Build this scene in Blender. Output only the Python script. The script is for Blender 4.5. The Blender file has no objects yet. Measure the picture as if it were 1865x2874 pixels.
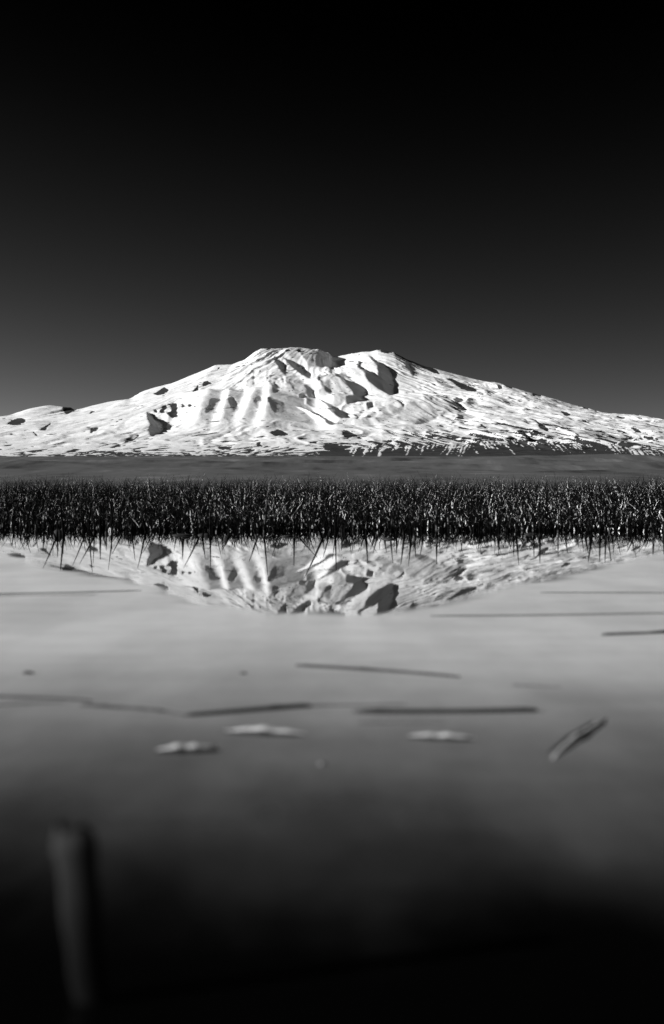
import bpy, math, random
import numpy as np

# ------------------------------------------------------------------ camera
F = 3000.0            # focal length in photograph pixels
PW, PH = 1865, 2874   # photograph size
CX, HY = 932.5, 1373  # column of the axis, row of the horizon
CAMH = 0.155          # lens just above the water
scene = bpy.context.scene
col = scene.collection
cam_data = bpy.data.cameras.new('camera')
cam = bpy.data.objects.new('camera', cam_data)
col.objects.link(cam)
cam.location = (0, 0, CAMH)
cam.rotation_euler = (math.radians(90), 0, 0)
cam_data.sensor_fit = 'VERTICAL'
cam_data.sensor_height = 36.0
cam_data.lens = F / PH * 36.0
cam_data.shift_y = (HY - PH / 2) / PH
cam_data.clip_start = 0.02
cam_data.clip_end = 80000
cam_data.dof.use_dof = True
cam_data.dof.focus_distance = 11.0
cam_data.dof.aperture_fstop = 6.5
scene.camera = cam

# ------------------------------------------------------------------ sky and sun
EXPOSURE = 0.5
SUN_EL, SUN_AZ = math.radians(18), math.radians(15)   # low, from the left and a little behind the camera
TO_SUN = (-math.cos(SUN_EL) * math.cos(SUN_AZ), -math.cos(SUN_EL) * math.sin(SUN_AZ), math.sin(SUN_EL))
world = bpy.data.worlds.new('World')
scene.world = world
world.use_nodes = True
wn, wl = world.node_tree.nodes, world.node_tree.links
wn.clear()
sky = wn.new('ShaderNodeTexSky')
sky.sky_type = 'NISHITA'
sky.sun_disc = False
sky.sun_elevation = SUN_EL
sky.sun_rotation = -math.atan2(TO_SUN[0], TO_SUN[1])
sky.altitude = 1650
sky.air_density = 1.0
sky.dust_density = 0.25
sep = wn.new('ShaderNodeSeparateColor')          # black and white film behind a red filter: the red channel only
wl.new(sky.outputs[0], sep.inputs[0])
def wmath(op, a, b):
    n = wn.new('ShaderNodeMath'); n.operation = op
    wl.new(a, n.inputs[0]); n.inputs[1].default_value = b
    return n.outputs[0]
# the film's toe: what lies under its threshold stays black
v = wmath('SUBTRACT', sep.outputs[0], 0.92)
v = wmath('MAXIMUM', v, 0.0)
v = wmath('POWER', v, 1.7)
v = wmath('MULTIPLY', v, 0.0150 / 0.1 / 2 ** EXPOSURE)
bg = wn.new('ShaderNodeBackground')
bg.inputs['Strength'].default_value = 0.1
wl.new(v, bg.inputs['Color'])
wo = wn.new('ShaderNodeOutputWorld')
wl.new(bg.outputs[0], wo.inputs['Surface'])

sun_data = bpy.data.lights.new('sun', 'SUN')
sun_data.energy = 5.0
sun_data.angle = math.radians(0.53)
sun_data.color = (1, 1, 1)                        # the picture has no colour
sun = bpy.data.objects.new('sun', sun_data)
col.objects.link(sun)
from mathutils import Vector
sun.rotation_euler = Vector(TO_SUN).to_track_quat('Z', 'Y').to_euler()

scene.view_settings.view_transform = 'Standard'
scene.view_settings.look = 'None'
scene.view_settings.exposure = EXPOSURE
scene.view_settings.gamma = 1.0
scene.view_settings.use_curve_mapping = False
scene.cycles.max_bounces = 8
scene.cycles.diffuse_bounces = 4
scene.cycles.use_denoising = True

rng = np.random.default_rng(7)
random.seed(7)

# ------------------------------------------------------------------ helpers
def new_mat(name):
    m = bpy.data.materials.new(name); m.use_nodes = True
    nt = m.node_tree; nt.nodes.clear()
    out = nt.nodes.new('ShaderNodeOutputMaterial')
    return m, nt, out
class NB:
    """small node builder"""
    def __init__(self, nt): self.nt = nt
    def n(self, t, **kw):
        x = self.nt.nodes.new(t)
        for k, val in kw.items(): setattr(x, k, val)
        return x
    def l(self, a, b): self.nt.links.new(a, b)
    def put(self, sock, val):
        if isinstance(val, bpy.types.NodeSocket): self.l(val, sock)
        else: sock.default_value = val
    def math(self, op, a, b=0.0, c=None, clamp=False):
        x = self.n('ShaderNodeMath', operation=op); x.use_clamp = clamp
        self.put(x.inputs[0], a); self.put(x.inputs[1], b)
        if c is not None: self.put(x.inputs[2], c)
        return x.outputs[0]
    def smooth(self, val, lo, hi, a=0.0, b=1.0):
        x = self.n('ShaderNodeMapRange', interpolation_type='SMOOTHSTEP')
        self.put(x.inputs[0], val); self.put(x.inputs[1], lo); self.put(x.inputs[2], hi)
        self.put(x.inputs[3], a); self.put(x.inputs[4], b)
        return x.outputs[0]
    def noise(self, vec, scale, detail=3.0, rough=0.5):
        x = self.n('ShaderNodeTexNoise')
        self.l(vec, x.inputs['Vector'])
        x.inputs['Scale'].default_value = scale
        x.inputs['Detail'].default_value = detail
        x.inputs['Roughness'].default_value = rough
        return x.outputs['Fac']
    def mapping(self, vec, scale, loc=(0, 0, 0), rot=(0, 0, 0)):
        x = self.n('ShaderNodeMapping')
        self.l(vec, x.inputs['Vector'])
        x.inputs['Scale'].default_value = scale
        x.inputs['Location'].default_value = loc
        x.inputs['Rotation'].default_value = rot
        return x.outputs[0]
    def grey(self, fac, pts):
        x = self.n('ShaderNodeValToRGB')
        e = x.color_ramp.elements
        while len(e) < len(pts): e.new(0.5)
        for k, (p, g) in zip(e, pts):
            k.position = p; k.color = (g, g, g, 1)
        self.l(fac, x.inputs[0])
        return x.outputs[0]

def mesh_np(name, verts, faces, attrs=None, smooth=True):
    """mesh from numpy arrays; faces is (n,3) or (n,4)"""
    me = bpy.data.meshes.new(name)
    nv, nf, k = len(verts), len(faces), faces.shape[1]
    me.vertices.add(nv); me.loops.add(nf * k); me.polygons.add(nf)
    me.vertices.foreach_set('co', np.ascontiguousarray(verts, dtype=np.float32).ravel())
    me.loops.foreach_set('vertex_index', np.ascontiguousarray(faces, dtype=np.int32).ravel())
    me.polygons.foreach_set('loop_start', np.arange(0, nf * k, k, dtype=np.int32))
    me.polygons.foreach_set('use_smooth', np.full(nf, smooth, dtype=bool))
    for an, av in (attrs or {}).items():
        a = me.attributes.new(an, 'FLOAT', 'POINT')
        a.data.foreach_set('value', np.ascontiguousarray(av, dtype=np.float32))
    me.update(); me.validate()
    return me
def link(name, me, mat=None, parent=None):
    o = bpy.data.objects.new(name, me)
    col.objects.link(o)
    if mat is not None and me is not None and not me.materials: me.materials.append(mat)
    if parent is not None: o.parent = parent
    return o
def tag(o, label=None, cat=None, group=None, kind=None):
    if label: o['label'] = label
    if cat: o['category'] = cat
    if group: o['group'] = group
    if kind: o['kind'] = kind
    return o

_perm = {}
def perlin(x, y, seed=0):
    if seed not in _perm:
        r = np.random.default_rng(1000 + seed)
        p = r.permutation(1024); a = r.uniform(0, 2 * np.pi, 1024)
        _perm[seed] = (p, np.cos(a), np.sin(a))
    p, ca, sa = _perm[seed]
    xi = np.floor(x).astype(np.int64); yi = np.floor(y).astype(np.int64)
    fx, fy = x - xi, y - yi
    def g(ix, iy, dx, dy):
        h = p[(p[ix & 1023] + iy) & 1023]
        return ca[h] * dx + sa[h] * dy
    wx = fx * fx * fx * (fx * (fx * 6 - 15) + 10); wy = fy * fy * fy * (fy * (fy * 6 - 15) + 10)
    a = g(xi, yi, fx, fy); b = g(xi + 1, yi, fx - 1, fy)
    c = g(xi, yi + 1, fx, fy - 1); d = g(xi + 1, yi + 1, fx - 1, fy - 1)
    return ((a + wx * (b - a)) * (1 - wy) + (c + wx * (d - c)) * wy) * 1.5
def fbm(x, y, octaves, seed=0, gain=0.5):
    s, a = 0.0, 1.0
    for k in range(octaves):
        s = s + a * perlin(x * 2 ** k, y * 2 ** k, seed + k); a *= gain
    return s
def sstep(lo, hi, v):
    t = np.clip((v - lo) / (hi - lo), 0, 1)
    return t * t * (3 - 2 * t)

# ------------------------------------------------------------------ the mountain
CROPS = {1: (0, 1080, .32383), 2: (400, 960, .25907), 3: (400, 1130, .32383), 4: (750, 960, .25907),
         5: (800, 1100, .32383), 6: (1100, 970, .32383), 7: (1365, 1080, .32383)}
def to_px(crop, pts):
    ox, oy, s = CROPS[crop]
    return np.array([(ox + s * x, oy + s * y) for x, y in pts])
# skyline, photograph pixels
sl = [(-1600, 1318), (-900, 1270), (-400, 1215)]
sl += [(.6043 * x, 930 + .6043 * y) for x, y in [(0, 400), (60, 385), (130, 360), (200, 347), (235, 343), (290, 350), (330, 352), (358, 366),
      (400, 352), (500, 328), (615, 310), (650, 282), (720, 260), (800, 240), (860, 215), (930, 187), (1000, 157), (1080, 153), (1140, 128),
      (1190, 90), (1215, 80), (1300, 80), (1355, 74), (1440, 80), (1490, 85), (1530, 100)]]
sl += [(932 + .6043 * x, 930 + .6043 * y) for x, y in [(0, 115), (20, 118), (90, 103), (150, 95), (190, 93), (210, 86), (245, 88), (290, 98), (350, 128),
      (430, 160), (500, 178), (560, 195), (640, 215), (700, 230), (780, 240), (840, 260), (900, 278), (950, 290), (1050, 318), (1130, 345),
      (1190, 355), (1240, 375), (1320, 382), (1420, 388), (1480, 398), (1544, 415)]]
sl += [(2200, 1225), (2700, 1275), (3400, 1320)]
sl = np.array(sl)
# steep lee slopes turned away from the sun: (crop, weight, outline)
LEE = [
 (1, 1.0, [(1285,240),(1320,250),(1360,300),(1430,320),(1428,370),(1400,405),(1320,445),(1297,415),(1310,350),(1285,290)]),
 (2, .45, [(1205,320),(1226,340),(1218,480),(1198,470)]),
 (2, .45, [(1350,260),(1374,330),(1369,430),(1352,440)]),
 (2, .28, [(765,620),(870,620),(870,700),(850,772),(690,772)]),
 (2, .28, [(940,610),(990,600),(1050,700),(1080,740),(1000,772),(960,690)]),
 (2, .28, [(1215,640),(1260,590),(1320,620),(1320,720),(1290,760),(1240,720)]),
 (2, .28, [(1360,600),(1400,600),(1544,660),(1544,772),(1440,772),(1390,690)]),
 (4, 1.0, [(330,90),(400,75),(480,80),(530,105),(620,95),(720,150),(735,200),(800,250),(790,275),(690,260),(600,255),(470,245),(400,170)]),
 (4, 1.0, [(165,160),(230,190),(400,250),(450,280),(490,350),(480,420),(420,390),(330,320),(250,250)]),
 (4, .95, [(75,205),(130,205),(200,250),(215,370),(195,385),(150,320),(100,240)]),
 (4, .7, [(150,385),(190,400),(195,465),(170,440)]),
 (4, .95, [(390,560),(430,510),(400,470),(440,465),(500,530),(495,600),(420,580),(350,600),(310,580)]),
 (4, .45, [(210,470),(300,350),(400,460),(330,540),(230,540)]),
 (4, .8, [(545,430),(570,350),(595,335),(580,400),(555,450)]),
 (4, .8, [(640,430),(690,425),(700,570),(660,570),(630,500)]),
 (4, 1.0, [(740,370),(790,360),(880,410),(980,440),(1090,490),(1090,560),(1040,570),(1095,630),(960,635),(870,650),(855,600),(940,580),(930,530),(830,450)]),
 (4, 1.0, [(975,290),(1010,200),(1050,215),(1010,270),(1080,310),(1150,320),(1210,360),(1200,270),(1130,190),(1100,130),(1180,170),(1280,220),(1330,280),(1375,370),(1390,450),(1380,540),(1330,570),(1200,490),(1100,420),(1060,350)]),
 (4, .8, [(600,290),(700,330),(850,390),(990,440),(960,420),(850,350),(760,345),(680,330)]),
 (5, 1.0, [(280,80),(400,100),(545,180),(540,215),(500,225),(460,205),(360,175),(345,130)]),
 (5, 1.0, [(85,115),(180,170),(260,215),(400,250),(530,265),(400,285),(330,275),(250,240)]),
 (5, .9, [(985,60),(1040,110),(1035,135),(990,85),(920,40)]),
 (5, .9, [(705,100),(770,80),(760,130),(720,150)]),
 (5, .7, [(600,190),(680,150),(690,175),(620,205)]),
 (5, .6, [(1075,65),(1140,105),(1250,160),(1330,205),(1310,215),(1200,150)]),
 (5, .5, [(880,190),(1020,120),(1040,150),(930,200)]),
 (6, .6, [(335,370),(400,410),(600,495),(660,575),(600,580),(500,510),(400,430)]),
 (6, .7, [(120,130),(150,150),(200,250),(190,270),(160,210)]),
 (6, .6, [(840,460),(900,500),(1000,550),(930,530)]),
 (4, .30, [(590,360),(720,350),(850,400),(930,530),(860,640),(760,690),(620,640),(540,570)]),
 (4, .32, [(220,300),(300,340),(440,470),(400,560),(300,590),(205,480)]),
 (4, .22, [(90,250),(190,300),(180,380),(200,520),(80,560),(30,400)]),
 (4, .35, [(200,110),(330,95),(420,230),(300,190)]),
 (5, .28, [(640,250),(900,100),(1030,150),(900,240),(720,280)]),
 (5, .30, [(170,60),(300,60),(350,130),(380,200),(290,190),(180,120)]),
 (6, .25, [(270,400),(400,430),(560,560),(400,600),(300,500)]),
 (6, .28, [(360,260),(450,280),(560,380),(420,330)]),
 (6, .25, [(60,540),(200,480),(400,600),(240,680),(60,640)]),
 (6, .30, [(900,440),(1050,470),(1150,520),(1000,500)]),
 (7, .30, [(330,80),(560,150),(700,215),(500,160)]),
 (7, .30, [(780,430),(1000,400),(1200,450),(1280,500),(1000,470)]),
 (1, .16, [(300,320),(420,310),(540,330),(430,400),(340,400)]),
 (1, .30, [(1010,390),(1180,250),(1130,300),(1040,400)]),
 (1, .25, [(980,430),(1150,420),(1200,430),(1100,470),(1000,460)]),
 (6, .5, [(230,640),(300,590),(400,610),(320,660),(220,680)]),
]
# bare dark lava and scree the wind keeps clear of snow
BARE = [
 (1, .9, [(65,330),(100,305),(160,287),(215,292),(230,318),(180,345),(110,350),(68,345)]),
 (1, 1., [(540,190),(575,182),(600,195),(625,190),(672,218),(600,250),(572,255),(555,230)]),
 (1, .9, [(775,400),(800,375),(865,370),(830,400),(800,422),(778,420)]),
 (1, .9, [(1325,80),(1380,50),(1420,15),(1470,45),(1430,80),(1370,90)]),
 (1, 1., [(1330,225),(1350,205),(1370,240),(1345,240)]),
 (1, 1., [(1385,215),(1415,180),(1445,170),(1450,195),(1420,240),(1390,245)]),
 (1, 1., [(1455,165),(1535,158),(1540,275),(1490,290),(1440,240),(1480,230),(1485,190)]),
 (1, .8, [(1060,515),(1110,465),(1160,465),(1225,420),(1180,475),(1120,495)]),
 (1, .7, [(985,340),(1040,295),(1100,268),(1060,300),(1010,328)]),
 (1, .8, [(275,400),(310,415),(335,445),(320,450),(295,425)]),
 (1, .7, [(760,250),(820,225),(845,228),(800,250)]),
 (1, .7, [(330,400),(400,395),(450,330),(420,320),(385,310),(440,320)]),
 (2, .9, [(640,460),(660,428),(700,420),(755,447),(710,472),(650,475)]),
 (2, .9, [(530,545),(570,505),(600,460),(620,490),(590,530)]),
 (2, 1., [(810,295),(825,265),(845,280),(825,303)]),
 (2, .9, [(420,700),(440,660),(460,690),(440,710)]),
 (2, .9, [(490,690),(520,670),(540,690),(510,710)]),
 (2, .9, [(550,700),(590,690),(650,620),(600,690),(570,706)]),
 (2, .7, [(1220,125),(1300,125),(1280,140),(1230,138)]),
 (2, 1., [(1335,70),(1390,70),(1390,82),(1340,80)]),
 (2, .7, [(1250,330),(1270,300),(1300,310)]),
 (3, .9, [(1100,260),(1180,230),(1270,270),(1240,285),(1150,290)]),
 (3, .7, [(900,195),(960,205),(1050,230),(1000,225)]),
 (3, .8, [(650,380),(760,380),(800,370),(760,400),(700,415),(660,400)]),
 (3, .8, [(990,345),(1030,340),(1040,380),(1000,380)]),
 (4, 1., [(200,85),(260,85),(255,100),(205,102)]),
 (4, 1., [(320,85),(360,80),(365,105),(330,108)]),
 (4, 1., [(1235,90),(1330,90),(1365,115),(1320,125),(1250,115)]),
 (4, 1., [(1370,110),(1420,140),(1544,185),(1544,210),(1460,170),(1390,135)]),
 (5, 1., [(335,440),(420,455),(600,470),(520,500),(420,520),(340,500)]),
 (5, .9, [(500,340),(590,370),(640,385),(540,405),(500,370)]),
 (5, .9, [(1205,370),(1380,380),(1250,405)]),
 (5, .9, [(870,420),(920,410),(930,440),(890,440)]),
 (5, .8, [(200,430),(280,425),(285,445),(220,450)]),
 (5, .9, [(480,320),(560,340),(630,380),(560,360)]),
 (6, 1., [(10,60),(100,95),(270,155),(400,215),(415,245),(370,240),(320,215),(230,175),(90,110)]),
 (6, 1., [(470,285),(510,280),(570,310),(660,345),(720,370),(740,400),(660,395),(580,360),(540,325)]),
 (6, 1., [(905,345),(940,340),(965,375),(930,380)]),
 (6, 1., [(950,325),(1010,350),(1060,365),(1000,360)]),
 (6, 1., [(1215,405),(1250,405),(1305,438),(1225,435)]),
 (6, 1., [(1460,565),(1544,590),(1544,605),(1500,605)]),
 (6, .9, [(710,290),(770,318),(730,305)]),
 (6, .8, [(1240,640),(1320,690),(1370,730),(1340,745),(1270,700)]),
 (6, .8, [(740,655),(840,720),(800,715)]),
 (6, .8, [(450,485),(560,545),(650,578),(560,560)]),
 (7, 1., [(400,65),(430,68),(485,98),(410,95)]),
 (7, 1., [(640,225),(700,235),(740,260),(690,270)]),
 (7, 1., [(820,180),(900,210),(850,205)]),
 (7, 1., [(1110,265),(1220,285),(1160,290)]),
 (7, 1., [(1240,365),(1300,375),(1355,415),(1300,415)]),
 (7, 1., [(1350,450),(1450,450),(1440,470),(1370,465)]),
 (7, .8, [(1310,272),(1380,300),(1340,295)]),
 (7, .9, [(360,395),(440,430),(400,450)]),
 (7, .9, [(440,340),(520,370),(550,390),(520,400),(470,375)]),
 (7, 1., [(820,480),(900,490),(1000,510),(1050,560),(1200,560),(1280,590),(900,600),(850,560)]),
 (7, .8, [(1150,420),(1300,460),(1380,480),(1250,460)]),
]
# outlines are drawn once into a map of directions, then read at every point of the ground they fall on
MX0, MX1, MY0, MY1 = -200, 2065, 930, 1390
def draw_map(items):
    H, W = MY1 - MY0, MX1 - MX0
    m = np.zeros((H, W), dtype=np.float32)
    for crop, w, pts in items:
        P = to_px(crop, pts)
        x0, x1 = int(P[:, 0].min()) - 1, int(P[:, 0].max()) + 2
        y0, y1 = int(P[:, 1].min()) - 1, int(P[:, 1].max()) + 2
        gx, gy = np.meshgrid(np.arange(x0, x1) + .5, np.arange(y0, y1) + .5)
        ins = np.zeros(gx.shape, bool)
        for i in range(len(P)):
            ax, ay = P[i]; bx, by = P[i - 1]
            c = ((ay > gy) != (by > gy))
            with np.errstate(divide='ignore', invalid='ignore'):
                ins ^= c & (gx < (bx - ax) * (gy - ay) / (by - ay) + ax)
        sub = m[y0 - MY0:y1 - MY0, x0 - MX0:x1 - MX0]
        np.maximum(sub, ins * w, out=sub)
    k = np.array([1, 2, 3, 2, 1.]); k /= k.sum()
    for ax in (0, 1):
        m = np.apply_along_axis(lambda r: np.convolve(r, k, 'same'), ax, m)
    return m
def read_map(m, px, py):
    ix = np.clip((px - MX0).astype(int), 0, m.shape[1] - 1); iy = np.clip((py - MY0).astype(int), 0, m.shape[0] - 1)
    ok = (px > MX0) & (px < MX1) & (py > MY0) & (py < MY1)
    return m[iy, ix] * ok
lee_map, bare_map = draw_map(LEE), draw_map(BARE)

YR, Y0 = 18000.0, 10500.0            # distance of the crest and of the foot
xs = np.arange(-8200, 8201, 15.0)
ys = np.concatenate([np.arange(9000, 18400, 15.0), np.linspace(18420, 26000, 60)])
X, Y = np.meshgrid(xs, ys)
U = CX + F * X / Y
def foot(y): return 343.0 * np.clip((y - 1600) / (Y0 - 1600), 0, 2) ** 1.15
crest = (HY - np.interp(CX + F * xs / YR, sl[:, 0], sl[:, 1])) * YR / F
T = np.clip((Y - Y0) / (YR - Y0), 0, 1)
# the skyline of each stretch softens towards the foot of the mountain
def lowpass(a, sigma, dx):
    n = a.shape[-1]; pad = n
    e = np.concatenate([a[..., :1].repeat(pad, -1), a, a[..., -1:].repeat(pad, -1)], -1)
    fr = np.fft.rfftfreq(e.shape[-1], dx)
    return np.fft.irfft(np.fft.rfft(e, axis=-1) * np.exp(-2 * (np.pi * fr * sigma) ** 2), n=e.shape[-1], axis=-1)[..., pad:pad + n]
crest_soft = lowpass(crest, 700, 15.0)
mixw = sstep(.55, 1.0, T)
Zr = crest[None, :] * mixw + crest_soft[None, :] * (1 - mixw)
Zf = foot(Y)
back = np.clip((Y - YR) / 8000, 0, 1)
Zb = Zf + (Zr - Zf) * T ** 1.5
Zb = Zb * (1 - back) + 200 * back - 250 * np.sin(np.clip(back * 6, 0, np.pi / 2))
# gullies and spurs running down from the summits, hummocks low down
SX, SY = -200.0, 18600.0
ang = np.arctan2(X - SX, SY - Y); rad = np.hypot(X - SX, SY - Y)
wr = fbm(X / 900, Y / 900, 3, 40)
spur = fbm(ang * 14 + wr * .5, rad / 2600 + wr * .3, 4, 3)
spur_r = np.abs(fbm(ang * 26 + wr * .8, rad / 1500, 3, 9))
hum = fbm(X / 330 + wr, Y / 520, 4, 17)
hum2 = fbm(X / 120, Y / 200, 3, 23)
on = sstep(0.02, .25, T) * (1 - sstep(.93, 1.0, T) * .7)
right = sstep(100, 2200, X)
crisp = 1 - 2 * np.abs(perlin(ang * 17 + wr * .9, rad / 1900 + wr * .4, 31)) 
crisp2 = 1 - 2 * np.abs(perlin(ang * 41 + wr * 1.6, rad / 1000 + wr * .8, 33) + .3 * perlin(ang * 90, rad / 500, 34))
crisp3 = 1 - 2 * np.abs(fbm(X / 260 + wr * 1.2, Y / 420 + wr, 3, 36))
where = .42 + .58 * sstep(-3300, -900, X)
N = on * where * (spur * 22 + crisp * 26 + crisp2 * 5 + crisp3 * (4 + 3 * right) + hum * (4 + 8 * right) + hum2 * (1 + 2 * right))
# the fluted cone on the left flank: narrow bright edges, broad faces turned to the right
PYb = HY - F * Zb / Y
fan = np.full_like(Zb, -150.0)
mpx = Y / F
for A, kl, kr, u0, u1 in ((100, .10, .40, 590, 540), (88, 1.0, .40, 641, 614), (74, .6, .40, 713, 672), (80, 1.1, .38, 753, 738)):
    ur = u0 + (u1 - u0) * (PYb - 1113) / 97 + 5 * perlin(PYb / 16, PYb * 0 + u0, 38)
    dd = (U - ur) * mpx
    ff = np.clip((PYb - 1113) / 97, 0, 1)
    fan = np.maximum(fan, (A - np.where(dd < 0, -dd * kl * (1 - .72 * ff), dd * kr)) * (1 - .3 * ff))
fan = lowpass(fan, 26, 15.0)
fan_on = sstep(1098, 1116, PYb) * (1 - sstep(1165, 1222, PYb)) * sstep(470, 570, U) * (1 - sstep(880, 950, U))
calm = sstep(740, 830, U) * (1 - sstep(1150, 1300, U)) * (1 - sstep(1195, 1240, PYb))
N = N * (1 - .8 * fan_on) * (1 - .45 * calm) + fan * fan_on
Z = Zb + N
lee_w = np.zeros_like(Z)
for it in range(4):
    PY = HY - F * (Zb + .25 * N + .75 * (Z - Zb)) / Y
    wob = 2.4 * fbm(U / 14, PY / 14, 2, 51) + 2.2 * fbm(U / 6, PY / 5, 2, 53)
    m = read_map(lee_map, U + wob, PY + wob * .6)
    m *= (Y < YR + 250)
    lee_w = m if it == 0 else lee_w * .5 + m * .5
    d = np.cumsum(-0.74 * lee_w, axis=1) * 15.0
    d = d - lowpass(d, 800, 15.0)
    # keep neighbouring rows together
    k = np.exp(-np.linspace(-2, 2, 7) ** 2); k /= k.sum()
    pad = np.pad(d, ((3, 3), (0, 0)), mode='edge')
    d = sum(k[i] * pad[i:i + d.shape[0]] for i in range(7))
    Z = Zb + N * (1 - .6 * np.clip(lee_w, 0, 1)) + d * (1 - .8 * sstep(.993, 1.0, T))
    # hold the skyline
    ub = np.clip(((U - MX0 + 800) / 6).astype(int), 0, 700)
    vmax = np.full(701, 1.0); np.maximum.at(vmax, ub.ravel(), (F * Z / Y).ravel())
    cen = (np.arange(701) + .5) * 6 + MX0 - 800
    ratio = np.clip((HY - np.interp(cen, sl[:, 0], sl[:, 1])) / vmax, .8, 1.25)
    ratio = np.convolve(np.pad(ratio, 2, mode='edge'), np.ones(5) / 5, 'valid')
    rr = np.interp(U, cen, ratio)
    Z = Z * (1 + (rr - 1) * sstep(.5, .95, T))
PY = HY - F * Z / Y
# snow cover
wob = 3.0 * fbm(U / 11, PY / 9, 3, 61)
bare = read_map(bare_map, U + wob, PY + wob * .5)
bare = sstep(.33, .62, bare + .22 * fbm(U / 7, PY / 6, 2, 66))
snowline = np.interp(U, [-400,0,150,330,500,640,740,850,905,1000,1150,1280,1365,1500,1600,1700,1800,1865,2300],
                     [1282,1279,1277,1270,1273,1274,1277,1275,1262,1256,1252,1249,1241,1243,1246,1250,1262,1266,1275])
below = PY - snowline + 13 * fbm(U / 45, PY / 6, 4, 70)
line = sstep(-2.5, 2.5, below)
# wind-blown streaks of bare ground, thicker near the snow line and on the right shoulder
tilt = np.where(U > 930, .22, -.1) * sstep(0, 300, np.abs(U - 930))
st = fbm(U / 34 + .9 * wr, (PY - tilt * (U - 930)) / 4.4, 3, 80)
st2 = fbm(U / 60 + wr, (PY - tilt * (U - 930)) / 9.0, 3, 84)
dens = np.exp(-np.clip(-below, 0, 400) / 26.0) * (.55 + .16 * sstep(560, 680, U)) + .22 * np.exp(-np.clip(-below, 0, 400) / 90.0) * sstep(-.2, .6, (U - 932) / 900)
streak = sstep(.10, .28, np.maximum(st, st2 * .9) + dens - .62)
# gullies that keep their snow below the line on the right-hand scarp
sc = U + np.where(U < 1330, .55, -1.0) * (PY - snowline) + 4 * fbm(U / 20, PY / 20, 2, 90)
gul = perlin(sc / 6.5, np.zeros_like(sc) + 3.3 + U / 900, 91) * .8 + perlin(sc / 34, U / 400, 92) * .35
gdepth = 36 * (1 + .5 * perlin(sc / 18, sc * 0 + 7.7, 93))
gully = sstep(.06, .16, gul + .14 * fbm(U / 6, PY / 6, 2, 96) - .6 * np.clip(below / gdepth, 0, 3)) * (below > -2) * sstep(880, 930, U)
patch = sstep(.32, .42, fbm(U / 13, PY / 2.6, 3, 95) - np.clip(below - 4, 0, 99) / 60) * (below > 0) * (below < 40) * (1 - .8 * sstep(860, 930, U))
snow = (1 - line) * (1 - streak) * (1 - bare)
snow = np.maximum(snow, gully); snow = np.maximum(snow, patch * .95)
Z += 3.0 * (snow - .5) * (T > 0)      # the drifts stand a few metres proud
nr, nc = X.shape
idx = np.arange(nr * nc).reshape(nr, nc)
quads = np.stack([idx[:-1, :-1], idx[:-1, 1:], idx[1:, 1:], idx[1:, :-1]], -1).reshape(-1, 4)

mat, nt, out = new_mat('snow_and_lava')
b = NB(nt)
at = b.n('ShaderNodeAttribute', attribute_name='snow')
pos = b.n('ShaderNodeNewGeometry').outputs['Position']
n1 = b.noise(pos, .02, 5, .6)
fac = b.smooth(b.math('ADD', at.outputs['Fac'], b.math('MULTIPLY', b.math('SUBTRACT', n1, .5), .35)), .38, .62)
rock = b.grey(b.noise(pos, .008, 5, .6), [(.3, .022), (.7, .055)])
snowc = b.grey(b.noise(pos, .004, 4, .6), [(.3, .80), (.7, .90)])
mx = b.n('ShaderNodeMix', data_type='RGBA')
b.l(fac, mx.inputs['Factor']); b.l(rock, mx.inputs['A']); b.l(snowc, mx.inputs['B'])
bs = b.n('ShaderNodeBsdfPrincipled')
b.l(mx.outputs['Result'], bs.inputs['Base Color'])
bs.inputs['Roughness'].default_value = .85
bs.inputs['Specular IOR Level'].default_value = .15
bp = b.n('ShaderNodeBump'); bp.inputs['Strength'].default_value = .5; bp.inputs['Distance'].default_value = 12
b.l(b.noise(pos, .015, 5, .6), bp.inputs['Height']); b.l(bp.outputs[0], bs.inputs['Normal'])
b.l(bs.outputs[0], out.inputs['Surface'])
mountain_mat = mat
me = mesh_np('mountain', np.stack([X, Y, Z], -1).reshape(-1, 3), quads, {'snow': snow.ravel()})
o = link('mountain', me, mountain_mat)
tag(o, 'broad snow covered volcano with bare lava ridges above the far shore', 'mountain', kind='structure')
edge_z = Z[0].copy()

# ------------------------------------------------------------------ the plain below the mountain
pxs = np.arange(-8200, 8201, 60.0)
pys = np.concatenate([np.arange(1500, 3000, 30.0), np.arange(3000, 9001, 50.0)])
PX, PYw = np.meshgrid(pxs, pys)
swell = fbm(PX / 1900 + 5, PYw / 900, 4, 120) * 48 * sstep(2500, 5000, PYw) * (1 - sstep(6300, 8600, PYw))
PZ = foot(PYw) + swell - 1.5 * (PYw < 1590)
PZ[-1] = np.interp(pxs, xs, edge_z)
nr, nc = PX.shape
idx = np.arange(nr * nc).reshape(nr, nc)
quads = np.stack([idx[:-1, :-1], idx[:-1, 1:], idx[1:, 1:], idx[1:, :-1]], -1).reshape(-1, 4)
mat, nt, out = new_mat('winter_steppe')
b = NB(nt)
pos = b.n('ShaderNodeNewGeometry').outputs['Position']
a1 = b.noise(b.mapping(pos, (.0030, .0010, 0)), 1.0, 6, .62)
a2 = b.noise(b.mapping(pos, (.013, .0035, 0)), 1.0, 4, .6)
c1 = b.math('ADD', b.math('MULTIPLY', a1, .7), b.math('MULTIPLY', a2, .3))
gr = b.grey(c1, [(.36, .040), (.48, .105), (.54, .118), (.66, .21)])
bs = b.n('ShaderNodeBsdfPrincipled'); b.l(gr, bs.inputs['Base Color'])
bs.inputs['Roughness'].default_value = .95; bs.inputs['Specular IOR Level'].default_value = .1
b.l(bs.outputs[0], out.inputs['Surface'])
me = mesh_np('plain', np.stack([PX, PYw, PZ], -1).reshape(-1, 3), quads)
o = link('plain', me, mat)
tag(o, 'dark snow free plain between the lake and the mountain', 'plain', kind='structure')

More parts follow.
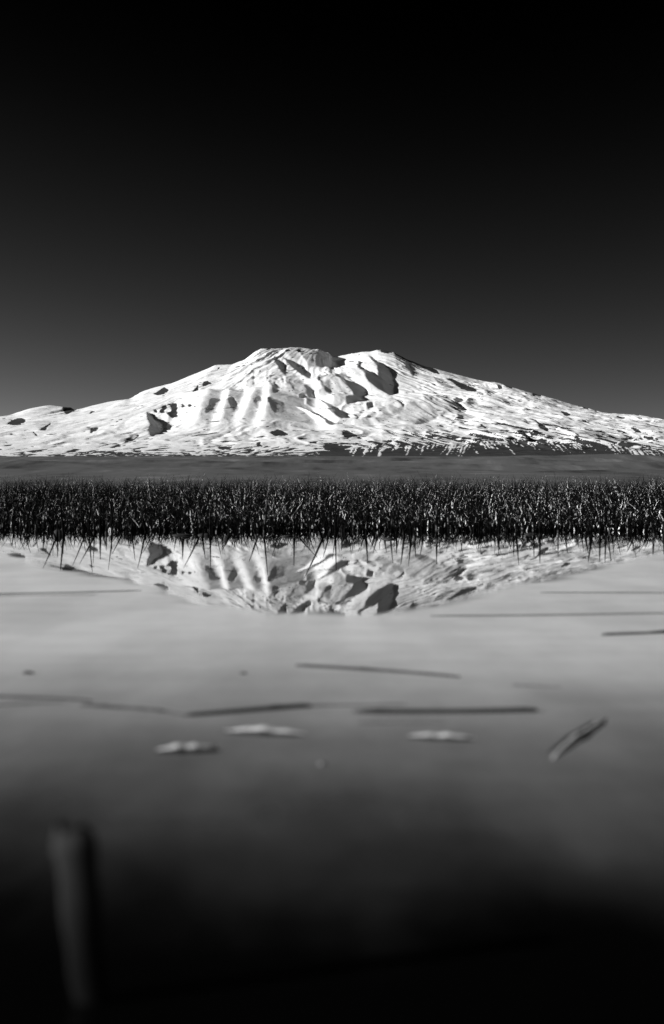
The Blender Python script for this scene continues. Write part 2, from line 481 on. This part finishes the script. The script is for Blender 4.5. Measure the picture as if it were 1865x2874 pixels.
# ------------------------------------------------------------------ the lake
mat, nt, out = new_mat('lake_water')
b = NB(nt)
pos = b.n('ShaderNodeNewGeometry').outputs['Position']
sepx = b.n('ShaderNodeSeparateXYZ'); b.l(pos, sepx.inputs[0])
px_, py_ = sepx.outputs[0], sepx.outputs[1]
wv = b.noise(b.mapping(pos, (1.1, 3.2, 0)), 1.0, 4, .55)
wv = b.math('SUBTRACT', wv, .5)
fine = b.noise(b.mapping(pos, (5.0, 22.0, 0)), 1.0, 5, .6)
# pale layer paints bright sky reflection around the mirrored mountain, fading towards the camera
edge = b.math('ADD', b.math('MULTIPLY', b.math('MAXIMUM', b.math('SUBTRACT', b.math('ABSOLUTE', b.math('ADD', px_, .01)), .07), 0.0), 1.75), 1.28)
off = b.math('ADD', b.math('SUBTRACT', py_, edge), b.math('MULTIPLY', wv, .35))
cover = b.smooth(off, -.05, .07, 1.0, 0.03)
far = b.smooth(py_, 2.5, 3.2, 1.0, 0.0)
near_noise = b.math('SUBTRACT', b.noise(b.mapping(pos, (11, 4.5, 0), (7, 1, 0)), 1.0, 4, .6), .5)
near = b.smooth(b.math('ADD', py_, b.math('MULTIPLY', b.math('ADD', wv, near_noise), .17)), .35, 1.20)
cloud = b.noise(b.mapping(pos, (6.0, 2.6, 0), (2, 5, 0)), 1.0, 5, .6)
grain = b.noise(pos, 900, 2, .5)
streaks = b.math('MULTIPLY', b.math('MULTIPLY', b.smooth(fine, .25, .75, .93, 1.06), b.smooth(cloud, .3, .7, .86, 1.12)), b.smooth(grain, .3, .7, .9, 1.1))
glare = b.math('MULTIPLY', b.math('MULTIPLY', cover, far), b.math('MULTIPLY', near, streaks))
GLARE = .72
glare = b.math('MULTIPLY', glare, GLARE, clamp=True)
wat = b.n('ShaderNodeBsdfPrincipled')
wat.inputs['Base Color'].default_value = (.0012, .0012, .0012, 1)
wat.inputs['IOR'].default_value = 1.333
rough = b.smooth(off, -.10, .04, .16, .012)
b.l(rough, wat.inputs['Roughness'])
bp = b.n('ShaderNodeBump'); bp.inputs['Distance'].default_value = .001
b.put(bp.inputs['Strength'], b.smooth(off, -.15, .10, .22, .02))
b.l(b.noise(b.mapping(pos, (9.0, 26.0, 0)), 1.0, 3, .5), bp.inputs['Height'])
b.l(bp.outputs[0], wat.inputs['Normal'])
film = b.n('ShaderNodeBsdfDiffuse'); film.inputs['Color'].default_value = (.82, .82, .82, 1)  # diffuse white standing in for sky light mirrored by the water
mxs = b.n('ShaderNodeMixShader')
b.l(glare, mxs.inputs[0]); b.l(wat.outputs[0], mxs.inputs[1]); b.l(film.outputs[0], mxs.inputs[2])
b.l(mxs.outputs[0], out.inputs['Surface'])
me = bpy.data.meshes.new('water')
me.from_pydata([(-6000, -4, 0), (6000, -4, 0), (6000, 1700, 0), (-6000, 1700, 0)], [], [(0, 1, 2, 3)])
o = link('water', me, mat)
tag(o, 'still lake water with painted sky glare mirroring the mountain', 'water', kind='structure')

# ------------------------------------------------------------------ reeds
mat, nt, out = new_mat('reed')
b = NB(nt)
at = b.n('ShaderNodeAttribute', attribute_name='tone')
pos = b.n('ShaderNodeNewGeometry').outputs['Position']
nz = b.noise(b.mapping(pos, (70, 40, 45)), 1.0, 3, .6)
tone = b.math('MULTIPLY', at.outputs['Fac'], b.smooth(nz, .50, .60, .03, 3.2))  # bright dashes in the reed colour stand in for sunlit glints
cc = b.n('ShaderNodeCombineColor')
for i in range(3): b.l(tone, cc.inputs[i])
bs = b.n('ShaderNodeBsdfPrincipled'); b.l(cc.outputs[0], bs.inputs['Base Color'])
bs.inputs['Roughness'].default_value = .7; bs.inputs['Specular IOR Level'].default_value = .04
b.l(bs.outputs[0], out.inputs['Surface'])
reed_mat = mat
SIDES, SEGS = 3, 4
def stems(base, tip, bend, rad0, tone_):
    """many tapered bent stems at once: base, tip, bend (n,3); rad0, tone_ (n,)"""
    n = len(base)
    t = np.linspace(0, 1, SEGS + 1)
    cen = base[:, None] + (tip - base)[:, None] * t[None, :, None] + bend[:, None] * (t * t)[None, :, None]
    r = rad0[:, None] * (1 - .82 * t[None, :])
    a = np.arange(SIDES) * 2 * np.pi / SIDES + .4
    off = np.stack([np.cos(a), np.sin(a), 0 * a], -1)
    V = cen[:, :, None, :] + r[:, :, None, None] * off[None, None]
    V = V.reshape(n, -1, 3)
    f = []
    for s in range(SEGS):
        for k in range(SIDES):
            k2 = (k + 1) % SIDES
            f.append((s * SIDES + k, s * SIDES + k2, (s + 1) * SIDES + k2, (s + 1) * SIDES + k))
    f = np.array(f)
    nv = SIDES * (SEGS + 1)
    Fc = (f[None] + (np.arange(n) * nv)[:, None, None]).reshape(-1, 4)
    return V.reshape(-1, 3), Fc, np.repeat(tone_, nv)
def tones(n, pale=.24):
    t = rng.uniform(.001, .005, n)
    p = rng.random(n) < pale
    t[p] = rng.uniform(.05, .62, p.sum()) ** 1.5
    return t
def bed_height(d):
    return np.interp(d, [3.9, 4.6, 6, 9, 14, 20, 30], [.045, .07, .125, .21, .315, .39, .50])
NB_ = 32000
yy = 4.0 + 24 * rng.random(NB_) ** 2.0
xx = (rng.random(NB_) - .5) * 2 * (yy * .36 + .35)
clump = fbm(xx / .8, yy / 1.3, 2, 200)
keep = rng.random(NB_) < np.clip(.75 + .8 * clump, .25, 1)
xx, yy = xx[keep], yy[keep]; n = len(xx)
h = bed_height(yy) * (rng.uniform(.45, 1.07, n) + .25 * (rng.random(n) < .03)) * (1 + .30 * fbm(xx / .55, yy / 1.2, 3, 210))
lean = rng.normal(0, .24, (n, 2))
base = np.stack([xx, yy, np.full(n, -.01)], -1)
tip = base + np.stack([lean[:, 0] * h, lean[:, 1] * h, h], -1)
bend = np.stack([rng.normal(0, .24, n) * h, rng.normal(0, .24, n) * h, -rng.random(n) ** 2 * .25 * h], -1)
V1, F1, T1 = stems(base, tip, bend, rng.uniform(.0017, .0040, n) * (1 + yy / 26), tones(n))
# the thin fringe where the bed gives out
nf = 4200
yf = 3.85 + .95 * rng.random(nf) ** .8; xf = (rng.random(nf) - .5) * 2 * (yf * .34)
kf = rng.random(nf) < np.clip(.6 + 1.2 * fbm(xf / .35, yf / .5, 2, 230), .15, 1)
xf, yf = xf[kf], yf[kf]; nf = len(xf)
hf = rng.uniform(.02, .08, nf) * (1 + .4 * rng.random(nf) ** 4)
bf = np.stack([xf, yf, np.full(nf, -.008)], -1)
V3, F3, T3 = stems(bf, bf + np.stack([rng.normal(0, .22, nf) * hf, rng.normal(0, .15, nf) * hf, hf], -1), np.stack([rng.normal(0, .2, nf) * hf, 0 * hf, -.1 * hf * rng.random(nf)], -1),
                   rng.uniform(.0022, .0042, nf), tones(nf, .2))
# broken and floating blades lying between the stems
m_ = 9000
yb = 4.3 + 12 * rng.random(m_) ** 1.6; xb = (rng.random(m_) - .5) * 2 * (yb * .36 + .3)
zb = bed_height(yb) * rng.random(m_) ** 2 * .7
L = rng.uniform(.015, .07, m_) * (.7 + yb / 14)
aa = rng.uniform(0, 2 * np.pi, m_); el = rng.normal(0, .6, m_)
bb = np.stack([xb, yb, zb + .002], -1)
tp = bb + np.stack([np.cos(aa) * np.cos(el) * L, np.sin(aa) * np.cos(el) * L, np.abs(np.sin(el)) * L], -1)
V2, F2, T2 = stems(bb, tp, rng.normal(0, .012, (m_, 3)) * np.array([1, 1, .2]), rng.uniform(.0012, .0024, m_) * (1 + yb / 25), tones(m_, .38))
me = mesh_np('reed_bed', np.concatenate([V1, V2, V3]), np.concatenate([F1, F2 + len(V1), F3 + len(V1) + len(V2)]), {'tone': np.concatenate([T1, T2, T3])})
o = link('reed_bed', me, reed_mat)
tag(o, 'dense dark reed bed standing across the whole lake', 'reed bed', kind='stuff')

def ground_at(px, py):
    """where the line of sight through a photograph pixel meets the water"""
    d = F * CAMH / (py - HY)
    return (px - CX) / F * d, d
def ordinal(n):
    ones = ['', 'first', 'second', 'third', 'fourth', 'fifth', 'sixth', 'seventh', 'eighth', 'ninth', 'tenth', 'eleventh', 'twelfth', 'thirteenth',
            'fourteenth', 'fifteenth', 'sixteenth', 'seventeenth', 'eighteenth', 'nineteenth']
    if n < 20: return ones[n]
    tens = {2: 'twent', 3: 'thirt', 4: 'fort', 5: 'fift', 6: 'sixt'}[n // 10]
    return tens + ('ieth' if n % 10 == 0 else 'y-' + ones[n % 10])
# long stems at the front whose mirror images hang below the bed: foot and mirrored tip
S3 = .40285
LONG = [(0, p) for p in [(400,530,293,748),(445,510,418,780),(600,505,505,718),(665,520,553,705),(615,470,645,765),(660,480,650,700),(790,460,756,745),
        (860,505,778,637),(915,470,943,680),(1020,480,960,733),(1275,500,1272,670),(1395,570,1280,730),(1408,540,1432,668),(1465,480,1468,742),
        (700,480,700,670),(400,540,403,655),(740,500,742,610),(310,540,298,610),(100,490,82,580)]]
LONG += [(622, p) for p in [(255,555,193,685),(293,490,323,780),(507,510,505,720),(520,520,680,670),(715,560,578,800),(760,490,705,665),(793,480,800,750),
        (1005,510,1020,700),(1175,520,1195,700),(1275,520,1250,705),(1325,520,1303,718),(1499,500,1499,705),(1130,530,1150,620),(1220,540,1220,635),
        (1340,530,1355,655),(1410,550,1385,640),(840,500,840,600),(1090,520,1055,630)]]
LONG += [(1244, p) for p in [(390,510,388,640),(510,510,528,710),(675,500,675,700),(490,510,493,650),(800,560,802,655),(850,550,868,625),(1040,560,1010,690),
        (1095,540,1090,685),(1135,540,1128,695),(1150,580,1170,680),(1340,550,1280,620),(1470,560,1462,650),(1540,520,1540,660),(990,560,1012,630),(632,520,634,655)]]
LONG = sorted([(ox + S3 * p[0], 1300 + S3 * p[1], ox + S3 * p[2], 1300 + S3 * p[3]) for ox, p in LONG])
front_x = []
for i, (bx, by, tx, ty) in enumerate(LONG):
    by = min(by, 1512)
    gx, gy = ground_at(bx, by)
    H_ = (ty - by) / F * gy
    dx = (tx - bx) / F * gy
    bs_ = np.array([[0, 0, -.012]]); tp_ = np.array([[dx * .9, 0, H_]])
    Vv, Ff, Tt = stems(bs_, tp_, np.array([[dx * .1, 0, 0]]), np.array([random.uniform(.0044, .0064)]), np.array([random.choice([.003, .004, .006, .03])]))
    lean_word = 'leaning left' if dx < -.35 * H_ else 'leaning right' if dx > .35 * H_ else 'standing upright'
    if abs(dx) > .35 * H_: pass
    o = link('reed', mesh_np('reed', Vv, Ff, {'tone': Tt}), reed_mat)
    o.location = (gx, gy, 0)
    tag(o, f'{ordinal(i + 1)} long dark front reed from the left edge, {lean_word}', 'reed', 'long reeds at the front edge of the reed bed')
# the short ones beside them, each its own stem, cut from a handful of shapes
kinds = []
for k in range(14):
    lx, ly = rng.normal(0, .22), rng.normal(0, .15)
    Vv, Ff, Tt = stems(np.array([[0, 0, -.08]]), np.array([[lx, ly, 1.0]]), np.array([[rng.normal(0, .12), rng.normal(0, .1), 0]]), np.array([.042]), tones(1, .2))
    kinds.append(mesh_np('short_reed', Vv, Ff, {'tone': Tt}))
for k in range(240):
    d = 3.72 + 0.85 * random.random() ** .7
    x = (random.random() * 2 - 1) * (d * .312)
    hh = random.uniform(.03, .10)
    o = link('short_reed', kinds[k % 14], reed_mat)
    o.location = (x, d, 0)
    s = random.uniform(.75, 1.2)
    o.scale = (.075 * s, .075 * s, hh)
    o.rotation_euler = (0, 0, random.uniform(0, 6.283))
    tag(o, 'short thin reed stem standing along the front edge of the reed bed', 'reed', 'short reeds along the front edge of the reed bed')

# ------------------------------------------------------------------ things floating on the lake
def simple_mat(name, lo, hi, scale=(80, 80, 80), rough=.6, spec=.3):
    mat, nt, out = new_mat(name)
    b = NB(nt)
    tc = b.n('ShaderNodeTexCoord').outputs['Object']
    g = b.grey(b.noise(b.mapping(tc, scale), 1.0, 4, .6), [(.3, lo), (.7, hi)])
    bs = b.n('ShaderNodeBsdfPrincipled'); b.l(g, bs.inputs['Base Color'])
    bs.inputs['Roughness'].default_value = rough; bs.inputs['Specular IOR Level'].default_value = spec
    b.l(bs.outputs[0], out.inputs['Surface'])
    return mat
dark_straw = simple_mat('wet_dark_straw', .010, .045, (30, 200, 200))
grey_straw = simple_mat('wet_grey_straw', .02, .07, (30, 200, 200))
pale_husk = simple_mat('pale_husk', .34, .66, (60, 160, 160))
grey_froth = simple_mat('grey_froth', .12, .22)
stalk_shade = simple_mat('stalk_shade', .03, .07, (40, 200, 200))
stalk_light = simple_mat('stalk_light', .3, .5, (90, 260, 260))
# an old stalk: paler at the top, darkening towards the foot
stub_mat, nt, out = new_mat('graded_stub')
b = NB(nt)
tc = b.n('ShaderNodeTexCoord').outputs['Object']
sz = b.n('ShaderNodeSeparateXYZ'); b.l(tc, sz.inputs[0])
stub_tone = b.smooth(b.math('ADD', sz.outputs[2], b.math('MULTIPLY', b.math('SUBTRACT', b.noise(b.mapping(tc, (200, 200, 60)), 1.0, 4, .6), .5), .02)), .006, .066, .001, .034)
cc = b.n('ShaderNodeCombineColor')
for i in range(3): b.l(stub_tone, cc.inputs[i])
bs = b.n('ShaderNodeBsdfPrincipled'); b.l(cc.outputs[0], bs.inputs['Base Color'])
bs.inputs['Roughness'].default_value = .8; bs.inputs['Specular IOR Level'].default_value = .1
b.l(bs.outputs[0], out.inputs['Surface'])
def tube(pts, radii, sides=8, flat=1.0, cap=True):
    pts = np.array(pts, float); n = len(pts)
    V, Fq = [], []
    for i in range(n):
        t = pts[min(i + 1, n - 1)] - pts[max(i - 1, 0)]
        t /= np.linalg.norm(t)
        upv = np.array([0, 0, 1.]) if abs(t[2]) < .9 else np.array([0, 1., 0])
        s = np.cross(t, upv); s /= np.linalg.norm(s); u2 = np.cross(s, t)
        for k in range(sides):
            a = 2 * np.pi * k / sides
            V.append(pts[i] + radii[i] * (np.cos(a) * s + flat * np.sin(a) * u2))
    for i in range(n - 1):
        for k in range(sides):
            k2 = (k + 1) % sides
            Fq.append((i * sides + k, i * sides + k2, (i + 1) * sides + k2, (i + 1) * sides + k))
    Fq += [tuple(range(sides))[::-1], tuple(range((n - 1) * sides, n * sides))]
    return [tuple(p) for p in V], Fq
def pymesh(name, V, Fq):
    me = bpy.data.meshes.new(name); me.from_pydata(V, [], Fq); me.update()
    me.polygons.foreach_set('use_smooth', np.ones(len(me.polygons), bool))
    return me
D = 1865 / 1544
def straw(p0, p1, width_px, mat, label, sink=.25, wav=.014, name='floating_straw', nodes=()):
    """a stalk lying on the water between two photograph points (given on the 1544-wide view)"""
    x0, y0 = ground_at(p0[0] * D, p0[1] * D); x1, y1 = ground_at(p1[0] * D, p1[1] * D)
    dm = (y0 + y1) / 2
    r = width_px * D * dm / F / 2 * 1.0
    L = math.hypot(x1 - x0, y1 - y0)
    n = 15; pts, rad = [], []
    ph = random.uniform(0, 6)
    for i in range(n):
        t = i / (n - 1)
        off = wav * L * math.sin(t * 5 + ph)
        pts.append((x0 + (x1 - x0) * t - (y1 - y0) / L * off, y0 + (y1 - y0) * t + (x1 - x0) / L * off, r * (.75 - sink)))
        rr = r * (1 - .35 * t) * (.45 if i in (0, n - 1) else 1)
        for nd in nodes:
            if abs(t - nd) < .04: rr *= 1.35
        rad.append(rr)
    c = np.array(pts).mean(0)
    V, Fq = tube(np.array(pts) - c, rad)
    o = link(name, pymesh(name, V, Fq), mat)
    o.location = c
    return tag(o, label, 'straw', 'straws floating on the lake')
straw((-60, 1382.5), (330, 1373), 3.2, dark_straw, 'long thin dark straw floating by the left edge, nearest the reeds')
straw((-40, 1385), (225, 1383), 1.6, grey_straw, 'faint thin straw just in front of the long one at the left edge')
straw((1255, 1377), (1600, 1379), 2.6, dark_straw, 'thin dark straw at the right edge, nearest the reeds')
straw((1000, 1432), (1600, 1426), 3.6, grey_straw, 'long grey straw at the right edge, second from the reeds')
straw((1400, 1477), (1600, 1468), 7.5, dark_straw, 'dark straw cut by the right edge, third from the reeds')
straw((1500, 1470), (1590, 1462), 3, grey_straw, 'short faint straw touching the third straw at the right edge')
straw((690, 1547), (1070, 1574), 9, dark_straw, 'grey straw slanting alone across the middle of the lake', nodes=(.4,))
straw((1190, 1592), (1305, 1598), 4, grey_straw, 'short faint grey straw right of the slanting middle one', sink=.6)
straw((-40, 1617), (215, 1630), 8, dark_straw, 'grey straw at the left edge, in front of the small lump', sink=.4)
straw((-20, 1640), (150, 1632), 4, grey_straw, 'faint grey straw crossing under the one at the left edge', sink=.6)
straw((190, 1640), (385, 1655), 10, dark_straw, 'knotted grey straw between the left edge and the tapering dark one', sink=.4, nodes=(.3, .72, .95))
straw((725, 1643), (425, 1664), 13, dark_straw, 'tapering dark straw left of the thickest one, rising to the right', nodes=(.3,))
straw((372, 1653), (450, 1665), 6, dark_straw, 'short bent straw joining the knotted straw and the tapering dark one', wav=.05)
straw((720, 1641), (945, 1637), 4, grey_straw, 'thin grey straw running right from the tip of the tapering one', sink=.5)
straw((1250, 1654), (820, 1658), 15, dark_straw, 'thickest dark straw lying level right of the middle', nodes=(.88,))
straw((830, 1682), (1040, 1680), 4, grey_straw, 'faint straw close in front of the thickest dark one', sink=.7)

def husk(p0, p1, thick_px, label):
    """a curled pale husk riding on the water: a domed pale shell over a dark lip painted as its shade"""
    x0, y0 = ground_at(p0[0] * D, p0[1] * D); x1, y1 = ground_at(p1[0] * D, p1[1] * D)
    dm = (y0 + y1) / 2; L = math.hypot(x1 - x0, y1 - y0)
    hgt = thick_px * D * dm / F
    e = bpy.data.objects.new('floating_husk', None); col.objects.link(e)
    e.location = ((x0 + x1) / 2, dm, 0); e.rotation_euler = (0, 0, math.atan2(y1 - y0, x1 - x0))
    e.empty_display_size = .02
    n, s = 17, 9
    for nm, mat_, za, zb_, yo, wd in (('shade_lip', dark_straw, 0.0, .55, -.0040, 1.0), ('shell', pale_husk, .35, 1.0, .0014, 1.0)):  # lip colour carries the shaded near side and dark reflection below the shell
        V, Fq = [], []
        for i in range(n):
            t = i / (n - 1)
            w = math.sin(math.pi * min(max(t, .02), .98)) ** .9 * (1 + .12 * math.sin(11 * t + L * 300) + .13 * math.sin(23 * t + L * 170))
            for j in range(s):
                a = math.pi * j / (s - 1)
                yv = -math.cos(a) * .0034 * w * wd + yo
                zt = za + (zb_ - za) * math.sin(a) * w
                V.append(((t - .5) * L, yv, hgt * (za * .9 * w + (zb_ - za) * math.sin(a) * w) + .0004))
        for i in range(n - 1):
            for j in range(s - 1):
                q = i * s + j
                Fq.append((q, q + s, q + s + 1, q + 1))
        o = link(nm, pymesh(nm, V, Fq), mat_, e)
        so = o.modifiers.new('thickness', 'SOLIDIFY'); so.thickness = .0006; so.offset = -1
    return tag(e, label, 'husk', 'pale husks floating on the lake')
husk((522, 1700), (712, 1708), 13, 'pale husk with a dark edge floating below the tapering dark straw')
husk((362, 1746), (512, 1742), 14, 'short pale husk with a dark edge, nearest the camera and farthest left')
husk((950, 1712), (1105, 1718), 10, 'thin pale husk floating below the thickest dark straw')

# the stalk aslant on the right, its lit and shaded sides as painted halves
e = bpy.data.objects.new('aslant_stalk', None); col.objects.link(e)
x0, y0 = ground_at(1275 * D, 1762 * D); x1, y1 = ground_at(1398 * D, 1668 * D)
e.location = ((x0 + x1) / 2, (y0 + y1) / 2, 0); e.rotation_euler = (0, 0, math.atan2(y1 - y0, x1 - x0)); e.empty_display_size = .02
L = math.hypot(x1 - x0, y1 - y0)
tt = np.linspace(0, 1, 13)
for nm, mat_, yo, r, z in (('shade_half', stalk_shade, .0032, .0028, -.0014), ('light_half', stalk_light, -.0022, .0030, -.0006)):
    V, Fq = tube([((t - .5) * L, yo + .001 * math.sin(5 * t), z) for t in tt], [r * (.15 + .85 * math.sin(math.pi * min(max(t, .03), .97)) ** .7 * (1 + .15 * math.sin(17 * t) + .1 * math.sin(31 * t))) for t in tt])
    link(nm, pymesh(nm, V, Fq), mat_, e)
tag(e, 'stalk floating aslant on the right, with painted dark and light sides', 'stalk')

# small lumps and the bubble
def lump(p, w_px, h_px, mat, name, label, cat):
    x, y = ground_at(p[0] * D, p[1] * D)
    w, hh = w_px * D * y / F / 2, h_px * D * y / F
    n, s = 6, 14; V, Fq = [(0, 0, hh)], []
    for i in range(1, n + 1):
        a = math.pi / 2 * i / n
        for k in range(s):
            th = 2 * math.pi * k / s
            j = 1 + .18 * math.sin(3 * th + p[0]) + .1 * math.sin(5 * th)
            V.append((math.cos(th) * math.sin(a) * w * j, math.sin(th) * math.sin(a) * w * j * .7, hh * math.cos(a) - .0004 * (i == n)))
    for k in range(s): Fq.append((0, 1 + k, 1 + (k + 1) % s))
    for i in range(n - 1):
        for k in range(s):
            q = 1 + i * s; Fq.append((q + k, q + s + k, q + s + (k + 1) % s, q + (k + 1) % s))
    o = link(name, pymesh(name, V, Fq), mat)
    o.location = (x, y, 0)
    return tag(o, label, cat)
lump((65, 1565), 26, 6, grey_straw, 'floating_clod', 'small dark clod floating near the left edge above the grey straws', 'clod')
lump((565, 1565), 16, 4, grey_straw, 'floating_clod', 'tiny dark clod left of the slanting middle straw', 'clod')
lump((748, 1776), 16, 5, grey_froth, 'froth_bubble', 'round pale froth bubble in front of the husks, mid picture', 'bubble')

# flat dark rafts of rotted reed at the foot of the bed (photograph pixels)
RAFTS = [(510, 1503, 58, 5, 'flat oval dark reed raft with a curl of straw, left of the middle'),
         (573, 1503, 34, 7, 'small thick dark reed raft just right of the oval one'),
         (163, 1503, 26, 18, 'upright dark reed clump on the water at the left'),
         (14, 1477, 40, 6, 'dark reed raft cut by the left edge'),
         (805, 1506, 34, 4, 'thin dark reed raft at the foot of the bed near the middle'),
         (1092, 1514, 36, 5, 'flat dark reed raft right of the middle'),
         (1303, 1516, 14, 10, 'round dark tuft on the water right of the right summit'),
         (634, 1516, 12, 14, 'small round dark tuft on the water under the left summit'),
         (1490, 1500, 40, 5, 'flat dark reed raft at the foot of the bed on the right')]
for px, py, w, hgt, lab in RAFTS:
    lump((px / D, py / D), w / D, hgt / D, dark_straw, 'reed_raft', lab, 'reed raft')['group'] = 'dark rafts along the reed bed'

# ------------------------------------------------------------------ the blurred stub in the foreground
x, y = ground_at(228 * D, 2330 * D)
topz = CAMH - (1950 * D - HY) / F * y
ts = np.linspace(0, 1, 16)
V, Fq = tube([(-.0085 * t + .0004 * math.sin(9 * t), .004 * t, -.02 + (topz + .02) * t) for t in ts],
             [(.0046 + .0021 * t) * (1 + .05 * math.sin(21 * t)) for t in ts], 16, .5)
V = [(a, c, z + (.004 * math.sin(a * 900) + .003 * math.sin(a * 2300) if k >= 15 * 16 else 0)) for k, (a, c, z) in enumerate(V)]
o = link('reed_stub', pymesh('reed_stub', V, Fq), stub_mat)
o.location = (x, y, 0)
tag(o, 'broken grey reed stub close to the camera at the lower left', 'reed stub')
